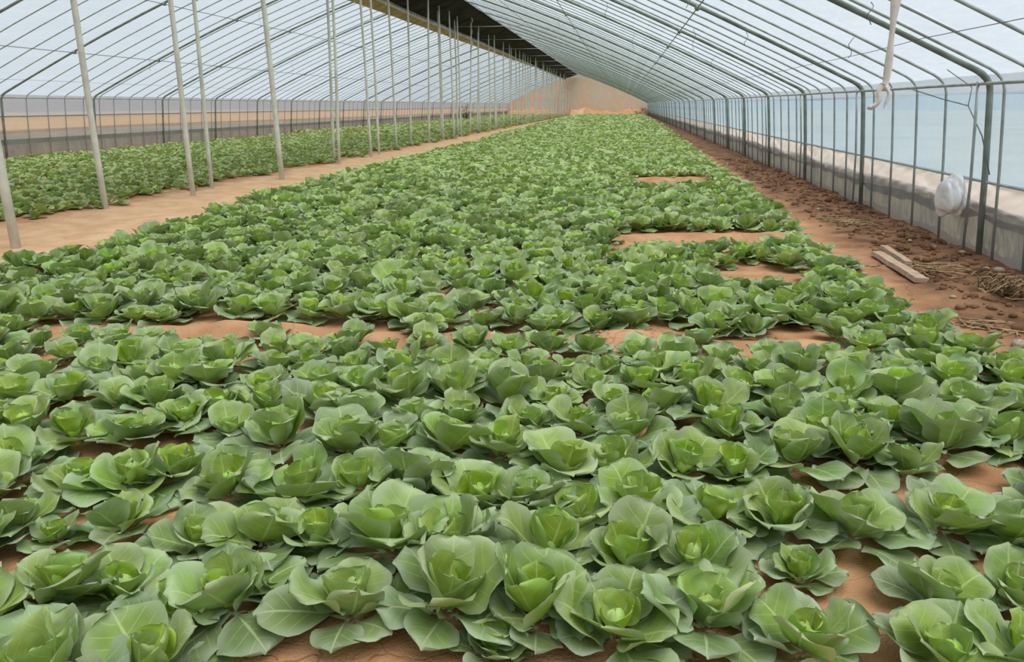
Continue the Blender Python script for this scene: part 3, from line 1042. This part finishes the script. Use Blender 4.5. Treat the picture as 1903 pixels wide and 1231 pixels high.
st = [stone_me(i) for i in range(4)]
for i, (px_, py_, s) in enumerate([(1590, 500, .10), (1562, 497, .08), (1605, 512, .07), (1893, 648, .12), (1856, 506, .12), (1832, 505, .08), (1735, 462, .07), (1575, 415, .08),
                                   (1690, 455, .07), (1788, 472, .09), (1760, 455, .07), (1520, 392, .08), (1640, 440, .06), (1722, 520, .06), (1770, 560, .06)]):
    p = onz(px_, py_)
    o = link('stone', st[i % 4], None, (p[0], p[1], float(ground(p[0], p[1])) + s * 0.16), 'small dusty stone lying on the brown earth strip by the wall', 'stone', 'stones on the earth strip')
    o.scale = (s, s, s)
    o.rotation_euler.z = i * 1.3


def twig_pile(name, px_, py_, rad, hgt, nst, label, seed):
    r = random.Random(seed)
    p = onz(px_, py_)
    Vs, Fs = [], []
    b = 0
    for _ in range(nst):
        a = r.uniform(0, 6.28)
        L = r.uniform(.4, 1.0) * rad
        x0, y0, z0 = r.gauss(0, rad * .35), r.gauss(0, rad * .35), r.uniform(0, hgt * .7)
        P = [(x0 + math.cos(a) * L * (q - .5), y0 + math.sin(a) * L * (q - .5), max(0.005, z0 + hgt * .5 * math.sin(q * 3 + a))) for q in (0, .35, .7, 1)]
        V, F = tube(P, r.uniform(.004, .010), 4)
        Vs.append(V)
        Fs += [tuple(i + b for i in f) for f in F]
        b += len(V)
    return link(name, mesh(name, np.concatenate(Vs), Fs, M['straw']), None, (p[0], p[1], float(ground(p[0], p[1]))), label, 'dry stalks', kind='stuff')


twig_pile('dry_stalk_heap', 1862, 550, .26, .16, 90, 'heap of dry brown stalks on the earth strip by the wall', 1)
twig_pile('dry_stalk_litter', 1735, 500, .5, .05, 70, 'scattered dry stalk litter beside the wooden planks', 2)
twig_pile('dry_stalk_litter', 1850, 610, .4, .03, 40, 'scattered dry stalk litter in front of the dry stalk heap', 3)
twig_pile('dry_stalk_litter', 1560, 415, .6, .05, 60, 'scattered dry stalk litter along the grey film foot', 4)


# loose clods of earth along the wall and in the bed
Vs, Fs = [], []
b = 0
rc = random.Random(5)
for i in range(1500):
    if i < 1150:
        y = 5 + 22 * rc.random() ** 1.7
        x = 3.05 + 1.2 * rc.random() ** 0.8
        r = rc.uniform(.012, .045) * (1.5 if rc.random() < .12 else 1)
    else:
        x, y = rc.uniform(-2.6, 2.6), rc.uniform(1.8, 6.0)
        r = rc.uniform(.006, .016)
    V, F = crumple(4, r, i % 40, (1, rc.uniform(.7, 1), rc.uniform(.5, .8)), 0.3)
    a = rc.uniform(0, 6.28)
    V = V @ np.array([[math.cos(a), math.sin(a), 0], [-math.sin(a), math.cos(a), 0], [0, 0, 1]])
    Vs.append(V + np.array([x, y, float(ground(x, y)) + r * 0.25]))
    Fs.append(F + b)
    b += len(V)
link('soil_clods', mesh('soil_clods', np.concatenate(Vs), np.concatenate(Fs), M['soil']), label='loose clods of brown earth scattered along the foot of the wall', cat='clods', kind='stuff')

# shrubs at the far end
def shrub(name, loc, w, h, seed, label):
    r = random.Random(seed)
    Vs, Fs = [], []
    for i in range(240):
        c_ = Vector((r.gauss(0, .35) * w, r.gauss(0, .3) * w, abs(r.gauss(.35, .3)) * h))
        a, e, s = r.uniform(0, 6.28), r.uniform(-.6, 1.0), r.uniform(.08, .16)
        d = Vector((math.cos(a) * math.cos(e), math.sin(a) * math.cos(e), math.sin(e)))
        q = d.cross(Vector((0, 0, 1))).normalized()
        b = len(Vs)
        Vs += [c_ - d * s, c_ + q * s * .5, c_ + d * s, c_ - q * s * .5]
        Fs.append((b, b + 1, b + 2, b + 3))
    rt = link(name, None, None, loc, label, 'shrub')
    link('foliage', mesh('foliage', Vs, Fs, M['weed'], False), rt, kind='stuff')
    V, F = tube([(0, 0, -.1), (.02, 0, h * .3), (.05, .02, h * .6)], .03, 6)
    link('stem', mesh('stem', V, F, M['straw']), rt)


shrub('shrub', (2.4, 134.3, 0), 1.3, 1.1, 1, 'dark green shrub at the far end beside the blue film wall')
shrub('shrub', (-18.6, 92, 0), 0.8, 1.7, 2, 'dark green shrub far back beside the lavender film wall')
